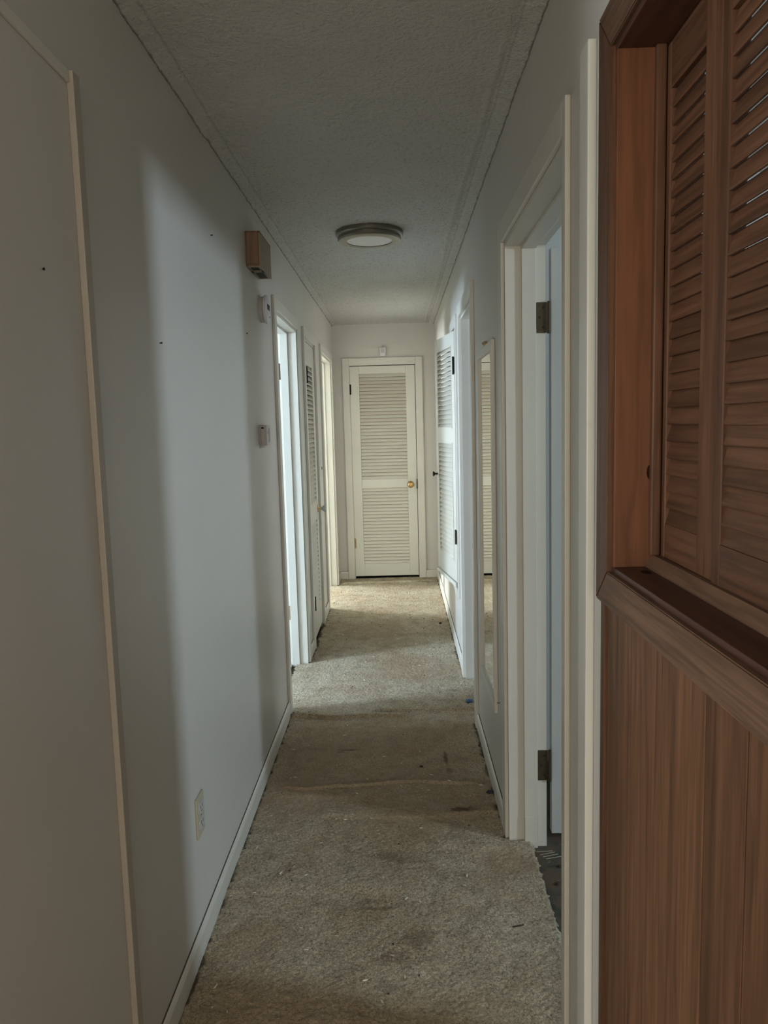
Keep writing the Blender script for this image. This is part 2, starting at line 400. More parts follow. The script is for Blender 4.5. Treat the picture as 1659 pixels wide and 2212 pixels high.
# carpet
ys = np.concatenate([np.arange(-1.0, 1.45, .02), np.arange(1.45, 4.1, .004), np.arange(4.1, YB+.02, .008)])
xs = np.arange(-.075, 1.040, .0045)
X, Y = np.meshgrid(xs, ys)
pile = (vnoise(X, Y, .009)-.5)*.0032 + (vnoise(X+5, Y, .0050)-.5)*.0030
Z = pile + .003*(vnoise(X, Y, .12)-.5) + .007*(vnoise(X*.5, Y, .20)-.5)
def wr(x0, x1, yf, h, w, skew=1.8):
    global Z
    yc = yf(X); env = np.clip((X-x0)/.08, 0, 1)*np.clip((x1-X)/.10, 0, 1); env = env*env*(3-2*env)
    d = (Y-yc); ww = np.where(d < 0, w*.42, w*skew)
    Z = Z + .62*h*env*np.exp(-(d/ww)**2)
wr(-.05, .66, lambda x: 3.705-.03*np.sin(x*4.2)+.01*np.sin(x*19), .032, .011)
wr(.40, 1.1, lambda x: 3.765+.02*np.sin(x*5+1), .026, .010)
wr(.06, .93, lambda x: 2.965-.05*np.exp(-((x-.17)/.10)**2)+.012*np.sin(x*13), .016, .013, 1.2)
wr(.02, .50, lambda x: 2.86+.02*np.sin(x*9), .010, .04)
wr(.22, 1.0, lambda x: 2.715+.015*np.sin(x*8), .014, .045)
wr(.55, 1.1, lambda x: 2.50-.10*(x-.75), .012, .05)
wr(-.1, 1.1, lambda x: 2.25+.04*np.sin(x*5), .006, .08)
wr(.0, .95, lambda x: 6.93+.05*x, .026, .035)
wr(.0, .95, lambda x: 6.30+.04*np.sin(x*7), .008, .05)
wr(.0, .95, lambda x: 5.55+.04*np.sin(x*6), .008, .05)
wr(.0, .95, lambda x: 5.15-.06*np.sin(x*5), .007, .05)
xc = (xs[:-1]+xs[1:])/2; yc = (ys[:-1]+ys[1:])/2
XX, YY = np.meshgrid(xc, yc)
inside = (XX > .0) & (XX < W-.001)
fr = (vnoise(XX*0+.3, YY, .012)-.5)*.016
for (a, b) in (L1, L3): inside |= (XX < 0) & (XX > -.070+fr) & (YY > a+.02) & (YY < b-.02)
inside |= (XX > .9) & (XX < 1.024+fr) & (YY > RB[0]+.016) & (YY < RB[1]-.018)
inside |= (XX > .9) & (XX < 1.03) & (YY > RA[0]+.02) & (YY < RA[1]-.02)
# frayed cut edge drops to the floor
edgeB = np.clip((X-1.014)/.010, 0, 1)*((Y > RB[0]) & (Y < RB[1]))
Z = Z - .014*edgeB + edgeB*(vnoise(X, Y, .006)-.5)*.012
# pile tones: dark band along walls; soiling from brown spills, small dark marks
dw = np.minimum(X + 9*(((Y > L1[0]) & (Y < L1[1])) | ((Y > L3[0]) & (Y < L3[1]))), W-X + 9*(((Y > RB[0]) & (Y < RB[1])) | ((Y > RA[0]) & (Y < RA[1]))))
wall_band = .85*np.clip(1-(dw+.016*(vnoise(X, Y, .02)-.5)+.02*(vnoise(X, Y, .08)-.5)-.010)/.010, 0, 1)  # pile colour darkens in an uneven band next to the walls
def spot(x, y, rx, ry, a, sh=.5):
    d = ((X-x)/rx)**2+((Y-y)/ry)**2 + sh*(vnoise(X, Y, min(rx, ry)*.7)-.5)*2
    return a*np.clip(1.3-d, 0, 1)
brown = np.zeros_like(X)
for q in ((.26, 1.66, .34, .22, .45), (.62, 1.70, .30, .16, .38), (.62, 4.50, .16, .28, .5), (.72, 4.62, .10, .10, .4), (.93, 2.40, .10, .09, .5), (.45, 3.30, .50, .40, .30),
          (.18, 3.10, .22, .50, .5), (.62, 2.90, .44, .34, .5), (.5, 3.4, .5, .3, .45), (.80, 2.78, .12, .10, .4), (.86, 2.30, .08, .05, .35), (.35, 5.3, .3, .25, .35), (.15, 2.0, .10, .14, .3)): brown = np.maximum(brown, spot(*q))
dark = np.zeros_like(X)
for q in ((.80, 2.735, .055, .018, .8), (.765, 3.20, .010, .07, .8), (.775, 3.08, .014, .03, .5), (.50, 2.16, .06, .010, .45), (.46, 2.20, .012, .012, .5), (.52, 2.45, .05, .03, .4), (.33, 3.30, .05, .008, .7), (.30, 3.28, .02, .008, .6), (.62, 2.02, .05, .04, .35),
          (.86, 4.05, .04, .015, .4), (.55, 1.95, .05, .03, .35), (.60, 2.42, .08, .03, .3), (.40, 7.05, .10, .02, .6), (.83, 6.95, .12, .012, .5)): dark = np.maximum(dark, spot(*q))
me = grid_mesh('carpet', X, Y, Z, inside, M_CARPET, attr=(wall_band, brown, dark))
tag(link('carpet', me), 'worn dirty beige hallway carpet with wrinkles and a frayed edge', 'carpet', kind='stuff')

# ------------------------------------------------------------------ trims, jambs, casings
def casing(nm, side, y0, y1, ztop, wid, th, near=True, far=True, label='', nw=None):
    """painted casing round a side-wall opening, one object per board; side=-1 left wall, +1 right wall"""
    xw = 0 if side < 0 else W; s = 1 if side < 0 else -1
    r = thing(nm, label, 'door trim', (0, 0, 0), kind='structure')
    nw = nw or wid
    def board(ya, yb, za, zb, n):
        MB().box((xw, ya, za), (xw+s*th, yb, zb), .003).obj(n, M_TRIM, r)
    if near: board(y0-nw, y0, 0, ztop, 'side_board')
    if far: board(y1, y1+wid, 0, ztop, 'side_board')
    board(y0+.0005, y1-.0005, DH, ztop, 'head_board')
    # jamb lining with a stop
    xo = -T if side < 0 else W+T
    ja = MB(); ja.box((xw, y0-.0, -.021), (xo, y0+.014, DH)); ja.box((xw, y1-.014, -.021), (xo, y1, DH)); ja.box((xw, y0+.014, DH-.014), (xo, y1-.014, DH))
    ja.obj('jamb', M_TRIM, r)
    st = MB(); a = xw - s*.052; b = xw - s*.098
    st.box((a, y0+.014, -.021), (b, y0+.025, DH-.014), .002); st.box((a, y1-.025, -.021), (b, y1-.014, DH-.014), .002); st.box((a, y0+.025, DH-.025), (b, y1-.025, DH-.014), .002)
    st.obj('stop', M_TRIM, r)
    return r
casing('trim_1', -1, *L1, 2.09, .062, .014, label='cream casing round the first open doorway on the left')
casing('trim_2', -1, *L2, 2.085, .062, .016, label='cream casing round the louvered closet door on the left')
casing('trim_3', -1, *L3, 2.09, .062, .015, label='cream casing round the far open doorway on the left')
casing('trim_4', +1, *RA, 2.095, .062, .016, label='pale casing round the far open doorway on the right')
casing('trim_5', +1, *RB, 2.095, .068, .012, label='chipped cream casing round the near open doorway on the right', nw=.034)
# bottom patch block on the stop of the near right doorway
MB().box((W+.053, 2.5135, -.021), (W+.0975, 2.5155, .093), .002).obj('stop_block', M_TRIM, bpy.data.objects['trim_5'])
# end door casing
r = thing('trim_6', 'cream casing round the louvered door at the end of the hallway', 'door trim', kind='structure')
MB().box((BD[0]-.062, YB-.016, 0), (BD[0], YB, 2.075), .003).obj('side_board', M_TRIM, r)
MB().box((BD[1], YB-.016, 0), (BD[1]+.062, YB, 2.075), .003).obj('side_board', M_TRIM, r)
MB().box((BD[0]+.0005, YB-.016, 2.012), (BD[1]-.0005, YB, 2.075), .003).obj('head_board', M_TRIM, r)
m = MB(); m.box((BD[0], YB, 0), (BD[0]+.004, YB+.12, 2.012)); m.box((BD[1]-.004, YB, 0), (BD[1], YB+.12, 2.012)); m.box((BD[0]+.004, YB, 2.008), (BD[1]-.004, YB+.12, 2.012))
m.obj('jamb', M_TRIM, r)
# single boards beside the wood shutters and on the near left wall
tag(MB().box((W-.016, 1.388, 0), (W, 1.448, 2.105), .003).obj('trim_7', M_TRIM), 'white vertical board on the right wall beside the wood shutters', 'trim', kind='structure')
r = thing('trim_8', 'thin tan upright batten on the near left wall, with a strip imitating a light streak', 'trim', kind='structure')
MB().box((0, 1.462, 0), (.013, 1.492, 2.118), .002).obj('upright_batten', M_BATTEN, r)
MB().box((0, .76, 2.096), (.006, 1.462, 2.118), .002).obj('light_streak_strip', M_TRIM, r)  # added pale strip standing in for a streak of light on the wall

def baseboard(nm, boxes, label, hgt=.072, th=.012):
    r = MB()
    for (x0, y0, x1, y1) in boxes:
        if abs(x1-x0) < abs(y1-y0):       # runs along y; x0 wall side, x1 room side
            s = 1 if x1 > x0 else -1
            prof = [(x0, 0), (x0+s*th, 0), (x0+s*th, hgt-.012), (x0+s*th*.7, hgt-.003), (x0+s*th*.3, hgt), (x0, hgt)]
            r.prism(prof, 1, y0, y1)
        else:
            s = 1 if y1 > y0 else -1
            prof = [(y0, 0), (y0+s*th, 0), (y0+s*th, hgt-.012), (y0+s*th*.7, hgt-.003), (y0+s*th*.3, hgt), (y0, hgt)]
            r.prism(prof, 0, x0, x1)
    o = r.obj(nm, M_TRIM); g = MB()
    for (x0, y0, x1, y1) in boxes:
        if abs(x1-x0) < abs(y1-y0): g.box((x0, y0, hgt), (x0+(.0035 if x1 > x0 else -.0035), y1, hgt+.0018))
        else: g.box((x0, y0, hgt), (x1, y0-.0035, hgt+.0018))
    g.obj('dirty_joint', M_GRIME, o)
    return tag(o, label, 'baseboard', kind='structure')
e = .0005
baseboard('baseboard_left', [(0, 1.493, e, L1[0]-.062)], 'long cream baseboard along the near left wall')
baseboard('baseboard_left_middle', [(0, L1[1]+.063, e, L2[0]-.063)], 'short baseboard between the first left doorway and the closet door')
baseboard('baseboard_left_far', [(0, L2[1]+.063, e, L3[0]-.063)], 'short baseboard between the closet door and the far left doorway')
baseboard('baseboard_left_corner', [(0, L3[1]+.063, e, YB-.013)], 'stub of baseboard in the far left corner')
baseboard('baseboard_right', [(W, RB[1]+.069, W-e, RA[0]-.063)], 'baseboard below the narrow mirror on the right wall')
baseboard('baseboard_right_far', [(W, RA[1]+.063, W-e, YB-.013)], 'long baseboard under the linen cabinet on the right')
baseboard('baseboard_back_left', [(0.013, YB, BD[0]-.063, YB-e)], 'baseboard left of the end door')
baseboard('baseboard_back_right', [(BD[1]+.063, YB, W-.013, YB-e)], 'baseboard right of the end door')
m = MB(); m.box((W-.008, 6.22, .072), (W, 6.27, .47), .002)
tag(m.obj('trim_9', M_TRIM), 'narrow upright strip low on the far right wall', 'trim', kind='structure')

# ------------------------------------------------------------------ louvered doors
def slat_mesh(name, length, width, th, ang, mat):
    """blade across local x, bottom edge towards -y (the viewer), top edge leaning back"""
    h = width/2; t = th/2; c = th*.3
    prof = [(-h, -t+c), (-h+c, -t), (h-c, -t), (h, -t+c), (h, t-c), (h-c, t), (-h+c, t), (-h, t-c)]
    ca, sa = math.cos(ang), math.sin(ang)
    pts = [(u*ca - v*sa, u*sa + v*ca) for u, v in prof]
    return MB().prism(pts, 0, 0, length).mesh(name, mat)
def louver_leaf(root, w, z0, z1, t, panels, stile, mat, smat, sw, sth, ang, bead=None, peach_z=None):
    """panels: (zlo, zhi, count); the leaf front is local y=0"""
    MB().box((0, 0, z0), (stile[0], t, z1), .002).obj('stile', mat, root)
    MB().box((w-stile[1], 0, z0), (w, t, z1), .002).obj('stile', mat, root)
    zz = [z0] + [v for p_ in panels for v in p_[:2]] + [z1]
    for a, b in zip(zz[::2], zz[1::2]):
        MB().box((stile[0]+.0004, .0008, a), (w-stile[1]-.0004, t-.001, b), .0015).obj('rail', mat, root)
    sm = slat_mesh('slat', w-stile[0]-stile[1]-.001, sw, sth, ang, smat)
    smy = slat_mesh('slat_peach', w-stile[0]-stile[1]-.001, sw, sth, ang, M_PEACH) if peach_z else None
    for (a, b, n) in panels:
        p_ = (b-a)/n
        for i in range(n):
            zc = a+p_*(i+.5)
            link('slat', smy if (peach_z and peach_z[0] < zc < peach_z[1] and (zc > peach_z[0]+.13 or i % 2)) else sm, root, (stile[0]+.0005, t/2-.004, zc))
        if bead:
            k = bead; fr_ = MB()
            x0, x1 = stile[0], w-stile[1]
            fr_.box((x0, -.003, a-.001), (x0+k, .004, b+.001)); fr_.box((x1-k, -.003, a-.001), (x1, .004, b+.001))
            fr_.box((x0+k, -.003, a-.001), (x1-k, .004, a+k)); fr_.box((x0+k, -.003, b-k), (x1-k, .004, b+.001))
            fr_.obj('panel_bead', mat, root)
def hinge(root, x, y, z, h=.09, w=.022, mat=M_BLACK, axis='y'):
    m = MB(); m.box((x-w/2, y-.003, z-h/2), (x+w/2, y+.001, z+h/2), .0008)
    m.lathe([(0, -h/2-.004), (.0045, -h/2-.003), (.0045, h/2+.003), (0, h/2+.004)], Matrix.Translation((x, y-.005, z)), 10)
    return m.obj('hinge', mat, root)
ANG = math.radians(60)
# end door
d = thing('door_1', 'cream louvered door with round brass knob at the end of the hallway', 'door', (BD[0]+.0045, YB+.004, 0), 0, kind='structure')
w = BD[1]-BD[0]-.013
louver_leaf(d, w, .022, 2.001, .032, [(.140, .864, 23), (.948, 1.930, 31)], (.085, .085), M_DOOR, M_SLAT, .0325, .0050, math.radians(62), peach_z=(1.50, 1.875))
hinge(d, 0, 0, 1.79); hinge(d, .003, 0, .34, mat=M_RUST); hinge(d, w+.001, 0, .896, .085, .010, M_OLDBR)
RX = Matrix.Rotation(math.radians(90), 4, 'X')   # local z -> -y
def knob(root, x, z, mat=M_BRASS, gmat=None, y=0, sc=1.0):
    T_ = Matrix.Translation((x, y, z)) @ RX @ Matrix.Scale(sc, 4)
    MB().lathe([(0, 0), (.027, 0), (.026, .005), (.018, .008), (.010, .010), (.0095, .030), (0, .030)], T_, 28).obj('rosette', mat, root, True)
    return MB().lathe([(0, .026), (.012, .026), (.020, .031), (.0265, .042), (.026, .052), (.018, .060), (.008, .0615), (0, .0605)], T_, 28).obj('knob', gmat or mat, root, True)
knob(d, .698-BD[0]-.004, .893, sc=1.15)
# left closet door
d = thing('door_2', 'cream louvered closet door with glass knob on the left wall', 'door', (-.002, L2[0]+.015, 0), math.pi/2, kind='structure')
w2 = L2[1]-L2[0]-.030
louver_leaf(d, w2, .022, 2.012, .032, [(.200, .800, 19), (.935, 1.865, 29)], (.068, .105), M_DOOR, M_SLAT, .040, .006, math.radians(52))
hinge(d, .006, -.014, 1.79, .10, .03); hinge(d, .006, -.014, .29, .09, .026)
# crystal knob: facetted glass on a brass rosette
T_ = Matrix.Translation((w2-.045, 0, .868)) @ RX
MB().lathe([(0, 0), (.027, 0), (.026, .004), (.013, .008), (.009, .012), (.009, .026), (0, .026)], T_, 24).obj('rosette', M_BRASS, d, True)
MB().lathe([(0, .022), (.010, .022), (.014, .030), (.024, .044), (.024, .054), (.015, .062), (0, .062)], T_, 8).obj('knob', M_GLASSK, d)
# right linen cabinet door, standing slightly open into the hall
nx, ny, fx, fy = .936, 4.640, .850, 5.205
ang_ = math.atan2(ny-fy, nx-fx)            # local x runs from the far (knob) edge to the near (hinge) edge
d = thing('cabinet_door', 'cream louvered linen cabinet door ajar high on the right wall', 'cabinet door', (fx, fy, 0), ang_)
w3 = math.hypot(nx-fx, ny-fy)
louver_leaf(d, w3, .475, 2.005, .024, [(.600, 1.335, 24), (1.425, 1.925, 17)], (.075, .075), M_DOOR, M_SLAT, .0345, .0055, math.radians(58), bead=.006)
MB().box((-.004, -.012, .448), (w3+.002, .024, .472), .004).obj('bottom_lip', M_DOOR, d)
hinge(d, w3-.004, -.002, 1.80, .10, .024); hinge(d, w3-.004, -.002, .76, .085, .022, M_OLDBR)
T_ = Matrix.Translation((.022, 0, 1.118)) @ RX
MB().lathe([(0, 0), (.008, 0), (.006, .008), (.006, .016), (.017, .026), (.017, .031), (0, .033)], T_, 16).obj('knob', M_BLACK, d, True)
# cabinet surround on the wall
r = thing('trim_10', 'painted frame round the linen cabinet opening on the right wall', 'cabinet trim', kind='structure')
MB().box((W-.010, CAB[0]-.060, CAB[2]-.06), (W, CAB[0], 2.088), .002).obj('side_board', M_TRIM, r)
MB().box((W-.010, CAB[1], CAB[2]-.06), (W, CAB[1]+.060, 2.088), .002).obj('side_board', M_TRIM, r)
MB().box((W-.010, CAB[0]+e, CAB[3]), (W, CAB[1]-e, 2.088), .002).obj('head_board', M_TRIM, r)
MB().box((W-.016, CAB[0]+e, CAB[2]-.06), (W, CAB[1]-e, CAB[2]-.010), .003).obj('sill_board', M_TRIM, r)
# flush doors standing open inside the side rooms
def jamb_hinge(root, side, y, z0, z1):
    scr = []
    s = 1 if side > 0 else -1; x0 = (W if side > 0 else 0) + s*.100; xe = (W if side > 0 else 0) + s*.134
    m = MB(); m.box((x0, y-.003, z0), (xe, y, z1), .001)
    for zz, xx in ((.18, .35), (.5, .7), (.82, .35)):
        scr.append(((x0+s*.034*(1-xx), y-.003, z0+(z1-z0)*zz)))
    m.lathe([(0, z0-.003), (.006, z0-.002), (.006, z1+.002), (0, z1+.003)], Matrix.Translation((xe+s*.006, y-.006, 0)), 12)
    h = m.obj('hinge', M_OLDBR if side > 0 or z0 > 1 else M_RUST, root)
    for q in scr: MB().lathe([(0, .0009), (.0035, .0006), (.004, 0)], Matrix.Translation(q) @ RX, 12).obj('screw', M_DARKP, h)
    return h
d = thing('door_3', 'grey-white flush door swung open inside the near right doorway', 'door', (0, 0, 0), kind='structure')
MB().box((W+.152, 2.548, .012), (W+.152+.80, 2.583, 2.015), .003).obj('leaf', M_LEAF, d)
jamb_hinge(d, 1, RB[1]-.0145, 1.741, 1.838); jamb_hinge(d, 1, RB[1]-.0145, .222, .330)
d = thing('door_4', 'cream flush door swung open inside the first left doorway', 'door', (0, 0, 0), kind='structure')
MB().box((-.150, 4.606, .012), (-.150-.74, 4.641, 2.015), .003).obj('leaf', M_LEAF, d)
jamb_hinge(d, -1, L1[1]-.0145, 1.740, 1.836); jamb_hinge(d, -1, L1[1]-.0145, .277, .365)

# ------------------------------------------------------------------ side-room windows (sashes round the daylight)
def sash_x(nm, x, y0, y1, z0, z1, label):
    r = thing(nm, label, 'window', kind='structure'); k = .02
    for a in ((y0, z0, y0+k, z1), (y1-k, z0, y1, z1), (y0+k, z0, y1-k, z0+k), (y0+k, z1-k, y1-k, z1)):
        MB().box((x-.03, a[0], a[1]), (x+.03, a[2], a[3])).obj('frame_bar', M_TRIM, r)
sash_x('window_1', -3.64, 2.6, 3.4, .9, 2.0, 'bedroom window, out of view')
sash_x('window_2', -3.64, 6.6, 8.2, .9, 2.0, 'far room window, out of view')
sash_x('window_3', 4.64, .45, .95, 1.35, 2.05, 'near right room window, out of view')
sash_x('window_4', 4.24, 3.85, 4.75, .9, 2.0, 'far right room window, out of view')

# ------------------------------------------------------------------ stained wood shutters and panelling (near right)
sy0, sy1, sz0, sz1 = SH
r = thing('window_5', 'stained wood casing and sill round the louvered shutters on the near right', 'window frame', kind='structure')
cw, ct = .070, .012
def mitred(pts, nm, mat):      # board on the wall face from a 4 point outline in (y, z)
    m = MB(); b = m.bm
    A = [b.verts.new((W-ct, p[0], p[1])) for p in pts]; B = [b.verts.new((W, p[0], p[1])) for p in pts]
    b.faces.new(A); b.faces.new(B[::-1])
    for i in range(4): b.faces.new((A[i], B[i], B[(i+1) % 4], A[(i+1) % 4]))
    bmesh.ops.bevel(b, geom=list(b.edges), offset=.0018, segments=2, affect='EDGES')
    m.obj(nm, mat, r)
y0o, y1o, z0o, z1o = sy0-cw, sy1+cw, sz0-.060, sz1+cw
mitred([(sy1, sz0), (y1o, z0o), (y1o, z1o), (sy1, sz1)], 'casing_board', M_WZ)
mitred([(sy0, sz0), (sy0, sz1), (y0o, z1o), (y0o, z0o)], 'casing_board', M_WZ)
mitred([(sy0, sz1), (sy1, sz1), (y1o, z1o), (y0o, z1o)], 'casing_board', M_WY)
mitred([(sy0, sz0), (y0o, z0o), (y1o, z0o), (sy1, sz0)], 'casing_board', M_WY)
# lining boards (jamb sides, head, sill)
MB().box((W-.004, sy1-.012, sz0+.010), (W+T, sy1, sz1-.010), .001).obj('jamb_board', M_WR, r)
MB().box((W-.004, sy0, sz0+.010), (W+T, sy0+.012, sz1-.010), .001).obj('jamb_board', M_WR, r)
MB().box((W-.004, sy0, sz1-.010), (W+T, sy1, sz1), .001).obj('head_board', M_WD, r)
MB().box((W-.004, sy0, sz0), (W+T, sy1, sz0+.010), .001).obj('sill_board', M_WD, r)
MB().prism([(W+.048, sz0+.010), (W+.048, sz0+.016), (W+.060, sz0+.030), (W+.068, sz0+.030), (W+.068, sz0+.010)], 1, sy0+.012, sy1-.012).obj('sill_stop', M_WY, r)
MB().box((W+.052, sy1-.024, sz0+.030), (W+.068, sy1-.012, sz1-.010), .003).obj('side_stop', M_WZ, r)
MB().box((W+.052, sy0+.012, sz0+.030), (W+.068, sy0+.024, sz1-.010), .003).obj('side_stop', M_WZ, r)
# dark knot in the sill and the side lining
def knot(x, y, z, nrm, s):
    m = MB(); rot = Vector(nrm).to_track_quat('Z', 'Y').to_matrix().to_4x4()
    m.lathe([(0, .0006), (1*s, .0005), (1.15*s, 0)], Matrix.Translation((x, y, z)) @ rot @ Matrix.Diagonal((1, 1.9, 1, 1)), 20)
    return m
kn = knot(W+.035, 1.205, sz0+.0100, (0, 0, 1), .007); kn.obj('wood_knot', M_KNOT, r)
kn = knot(W+.055, sy1-.0122, 1.372, (0, -1, 0), .006); kn.obj('wood_knot', M_KNOT, r)
# shutters: local x runs towards the camera
def shutter(yfar, wdt, stile, label, xf=W+.070):
    s = thing('louvered_shutter', label, 'shutter', (xf, yfar, 0), -math.pi/2, 'stained louvered shutters in the near right opening')
    z0, z1 = sz0+.012, sz1-.012
    t = .026
    MB().box((0, 0, z0), (stile[0], t, z1), .0025).obj('stile', M_WZ, s)
    MB().box((wdt-stile[1], 0, z0), (wdt, t, z1), .0025).obj('stile', M_WZ, s)
    MB().box((stile[0], .001, z0), (wdt-stile[1], t-.001, 1.290), .001).obj('rail', M_WS, s)
    MB().box((stile[0], .001, 1.955), (wdt-stile[1], t-.001, z1), .001).obj('rail', M_WS, s)
    sm = slat_mesh('slat', wdt-stile[0]-stile[1]-.001, .0300, .0050, math.radians(74), M_WS)
    n = 25; p_ = (1.955-1.290)/n
    for i in range(n):
        o = link('slat', sm, s, (stile[0]+.0005, .0085, 1.290+p_*(i+.5)))
        o.rotation_euler = (random.uniform(-.05, .05), 0, random.uniform(-.004, .004))
    return s
shutter(sy1-.014, .215, (.020, .062), 'stained louvered shutter in the near right opening, farthest from the camera')
shutter(sy1-.014-.217, .380, (.024, .062), 'stained louvered shutter in the near right opening, at the edge of the frame', W+.066)
shutter(sy1-.014-.599, .440, (.045, .045), 'stained louvered shutter in the near right opening, nearest the camera')
# vertical planks below
pw = thing('wall_panelling', 'stained vertical wood planks below the shutters on the right', 'panelling', kind='structure')
MB().box((W-.0012, -.22, 0), (W, 1.313, sz0-.0605)).obj('backing', M_DARKP, pw)
ye = [1.313, 1.287, 1.155, 1.010, .864, .757, .62, .48, .34, .20, .06, -.08, -.22]
for a, b in zip(ye, ye[1:]):
    top = sz0-.0605
    MB().box((W-.0035-random.uniform(0, .0012) - (.004 if a == ye[0] else 0), b+.0012, 0), (W-.0012, a-.0012, top), .0012).obj('plank', M_WZ if a == ye[0] else M_WP, pw)

# ------------------------------------------------------------------ mirror
mr = thing('wall_mirror', 'tall narrow mirror in a plain cream frame on the right wall', 'mirror', (W, 0, 0))
y0, y1, z0, z1 = 2.795, 3.305, .358, 1.755; k = .034; th = .014
for a, nm in (((y0, z0, y0+k, z1), 'side_rail'), ((y1-k, z0, y1, z1), 'side_rail'), ((y0+k, z0, y1-k, z0+k), 'end_rail'), ((y0+k, z1-k, y1-k, z1), 'end_rail')):
    MB().box((-th, a[0], a[1]), (0, a[2], a[3]), .003).obj(nm, M_TRIM, mr)
MB().box((-.005, y0+k, z0+k), (-.001, y1-k, z1-k)).obj('glass', M_MIRR, mr)
m = MB(); m.box((-.012, 3.035, z1-.006), (-.001, 3.065, z1+.018), .002); m.lathe([(0, .006), (.004, .005), (.004, 0)], Matrix.Translation((-.012, 3.05, z1+.010)) @ Matrix.Rotation(-math.pi/2, 4, 'Y'), 10)
m.obj('hanger', M_RUST, mr)

# ------------------------------------------------------------------ ceiling lamp (off)
lp = thing('ceiling_lamp', 'round flush ceiling lamp with nickel rim and white diffuser, unlit', 'lamp', (.474, 3.845, H-.006))
MB().lathe([(0, .006), (.162, .006), (.165, -.004), (.165, -.016), (.160, -.022), (.154, -.024), (.155, -.036), (.150, -.043), (.140, -.046), (.112, -.046), (.112, -.040)], None, 72).obj('rim', M_NICK, lp, True)
smooth_by_angle(lp.children[0], .5)
MB().lathe([(.114, -.041), (.10, -.045), (.06, -.048), (0, -.049)], None, 64).obj('diffuser', M_OPAL, lp, True)

# ------------------------------------------------------------------ left wall fittings
ch = thing('door_chime', 'brown wooden door chime box high on the left wall', 'chime', (0, 3.13, 2.10))
MB().box((0, .004, .004), (.052, .258, .134), .002).obj('body', M_CHIME, ch)
MB().box((.052, .004, 0), (.058, .264, .140), .001).obj('front_cover', M_CHIMEF, ch)
MB().box((.004, -.002, .012), (.050, .004, .134), .001).obj('side_panel', M_CHIME, ch)
MB().box((0, -.003, .134), (.059, .265, .139), .001).obj('top_edge', M_CHIME, ch)
m = MB(); m.box((.004, .002, 0), (.052, .012, .004)); m.box((.004, .080, 0), (.052, .118, .004)); m.box((.004, .246, 0), (.052, .258, .004)); m.box((.004, .012, 0), (.012, .246, .0039)); m.box((.046, .012, 0), (.052, .246, .0039))
m.obj('bottom_frame', M_CHIMEF, ch)
MB().box((.012, .012, .0022), (.046, .246, .0038)).obj('bottom_vent', M_DARKP, ch)

sd = thing('smoke_detector', 'round white smoke detector on the left wall beside the doorway', 'smoke detector', (0, 3.42, 1.975))
TX = Matrix.Rotation(math.pi/2, 4, 'Y')
MB().lathe([(0, 0), (.056, 0), (.056, .014), (.052, .018), (0, .018)], TX, 44).obj('base', M_GPLAS, sd, True); smooth_by_angle(sd.children[0])
MB().lathe([(0, .018), (.060, .018), (.062, .022), (.060, .030), (.050, .034), (0, .036)], TX, 44).obj('cover', M_WPLAS, sd, True); smooth_by_angle(sd.children[1])
m = MB()
for a in range(5): m.box((.0345, -.03+.012*a, -.004), (.0362, -.025+.012*a, .02))
m.obj('sounder_slots', M_DARKP, sd)['kind'] = 'stuff'
MB().lathe([(0, .002), (.004, .0015), (.005, 0)], Matrix.Translation((.034, .02, -.03)) @ TX, 12).obj('test_button', M_DARKP, sd, True)

ts = thing('wall_thermostat', 'small white box with clear cover on the left wall below the smoke detector', 'thermostat', (0, 3.26, 1.385))
MB().box((0, -.004, -.012), (.004, .090, .088), .001).obj('backplate', M_GPLAS, ts)
MB().box((.004, 0, 0), (.027, .086, .086), .003).obj('housing', M_GPLAS, ts)
MB().box((.027, 0, 0), (.031, .086, .086), .0015).obj('front_cover', M_WPLAS, ts)
m = MB(); m.box((.031, .045, .012), (.0325, .076, .072), .0005); m.box((.031, .012, .050), (.0325, .030, .060), .0004); m.obj('dial_panel', M_GPLAS, ts)
MB().box((.008, -.0006, .070), (.018, .0006, .078)).obj('side_slot', M_DARKP, ts)

ou = thing('wall_outlet', 'aged ivory duplex outlet plate low on the left wall', 'outlet', (0, 2.00, .318))
MB().box((0, 0, 0), (.006, .074, .117), .002).obj('plate', M_IVORY, ou)
for z in (.020, .065):
    MB().prism([(.014+.0, z+.006), (.022, z), (.052, z), (.060, z+.006), (.060, z+.026), (.052, z+.032), (.022, z+.032), (.014, z+.026)], 0, .004, .0085).obj('socket', M_GPLAS, ou)
m = MB()
for z in (.020, .065):
    m.box((.0084, .028, z+.014), (.0089, .0305, z+.024)); m.box((.0084, .044, z+.014), (.0089, .0465, z+.024)); m.box((.0084, .035, z+.004), (.0089, .040, z+.009))
m.obj('slots', M_DARKP, ou)['kind'] = 'stuff'
MB().lathe([(0, .0015), (.003, .001), (.0035, 0)], Matrix.Translation((.006, .037, .0585)) @ TX, 12).obj('screw', M_NICK, ou, True)

sw = thing('light_switch', 'ivory light switch plate on the left wall past the closet door', 'light switch', (0, 5.72, 1.085))
MB().box((0, 0, 0), (.005, .074, .117), .0018).obj('plate', M_WPLAS, sw)
MB().box((.005, .033, .048), (.013, .041, .070), .0015).obj('toggle', M_IVORY, sw)

mo = thing('motion_sensor', 'small white sensor box on the back wall above the end door', 'sensor', (.468, YB, 2.088))
MB().box((-.026, -.030, 0), (.026, 0, .078), .005).obj('housing', M_WPLAS, mo)
MB().box((-.016, -.0315, .028), (.016, -.028, .066), .002).obj('lens', M_GPLAS, mo)

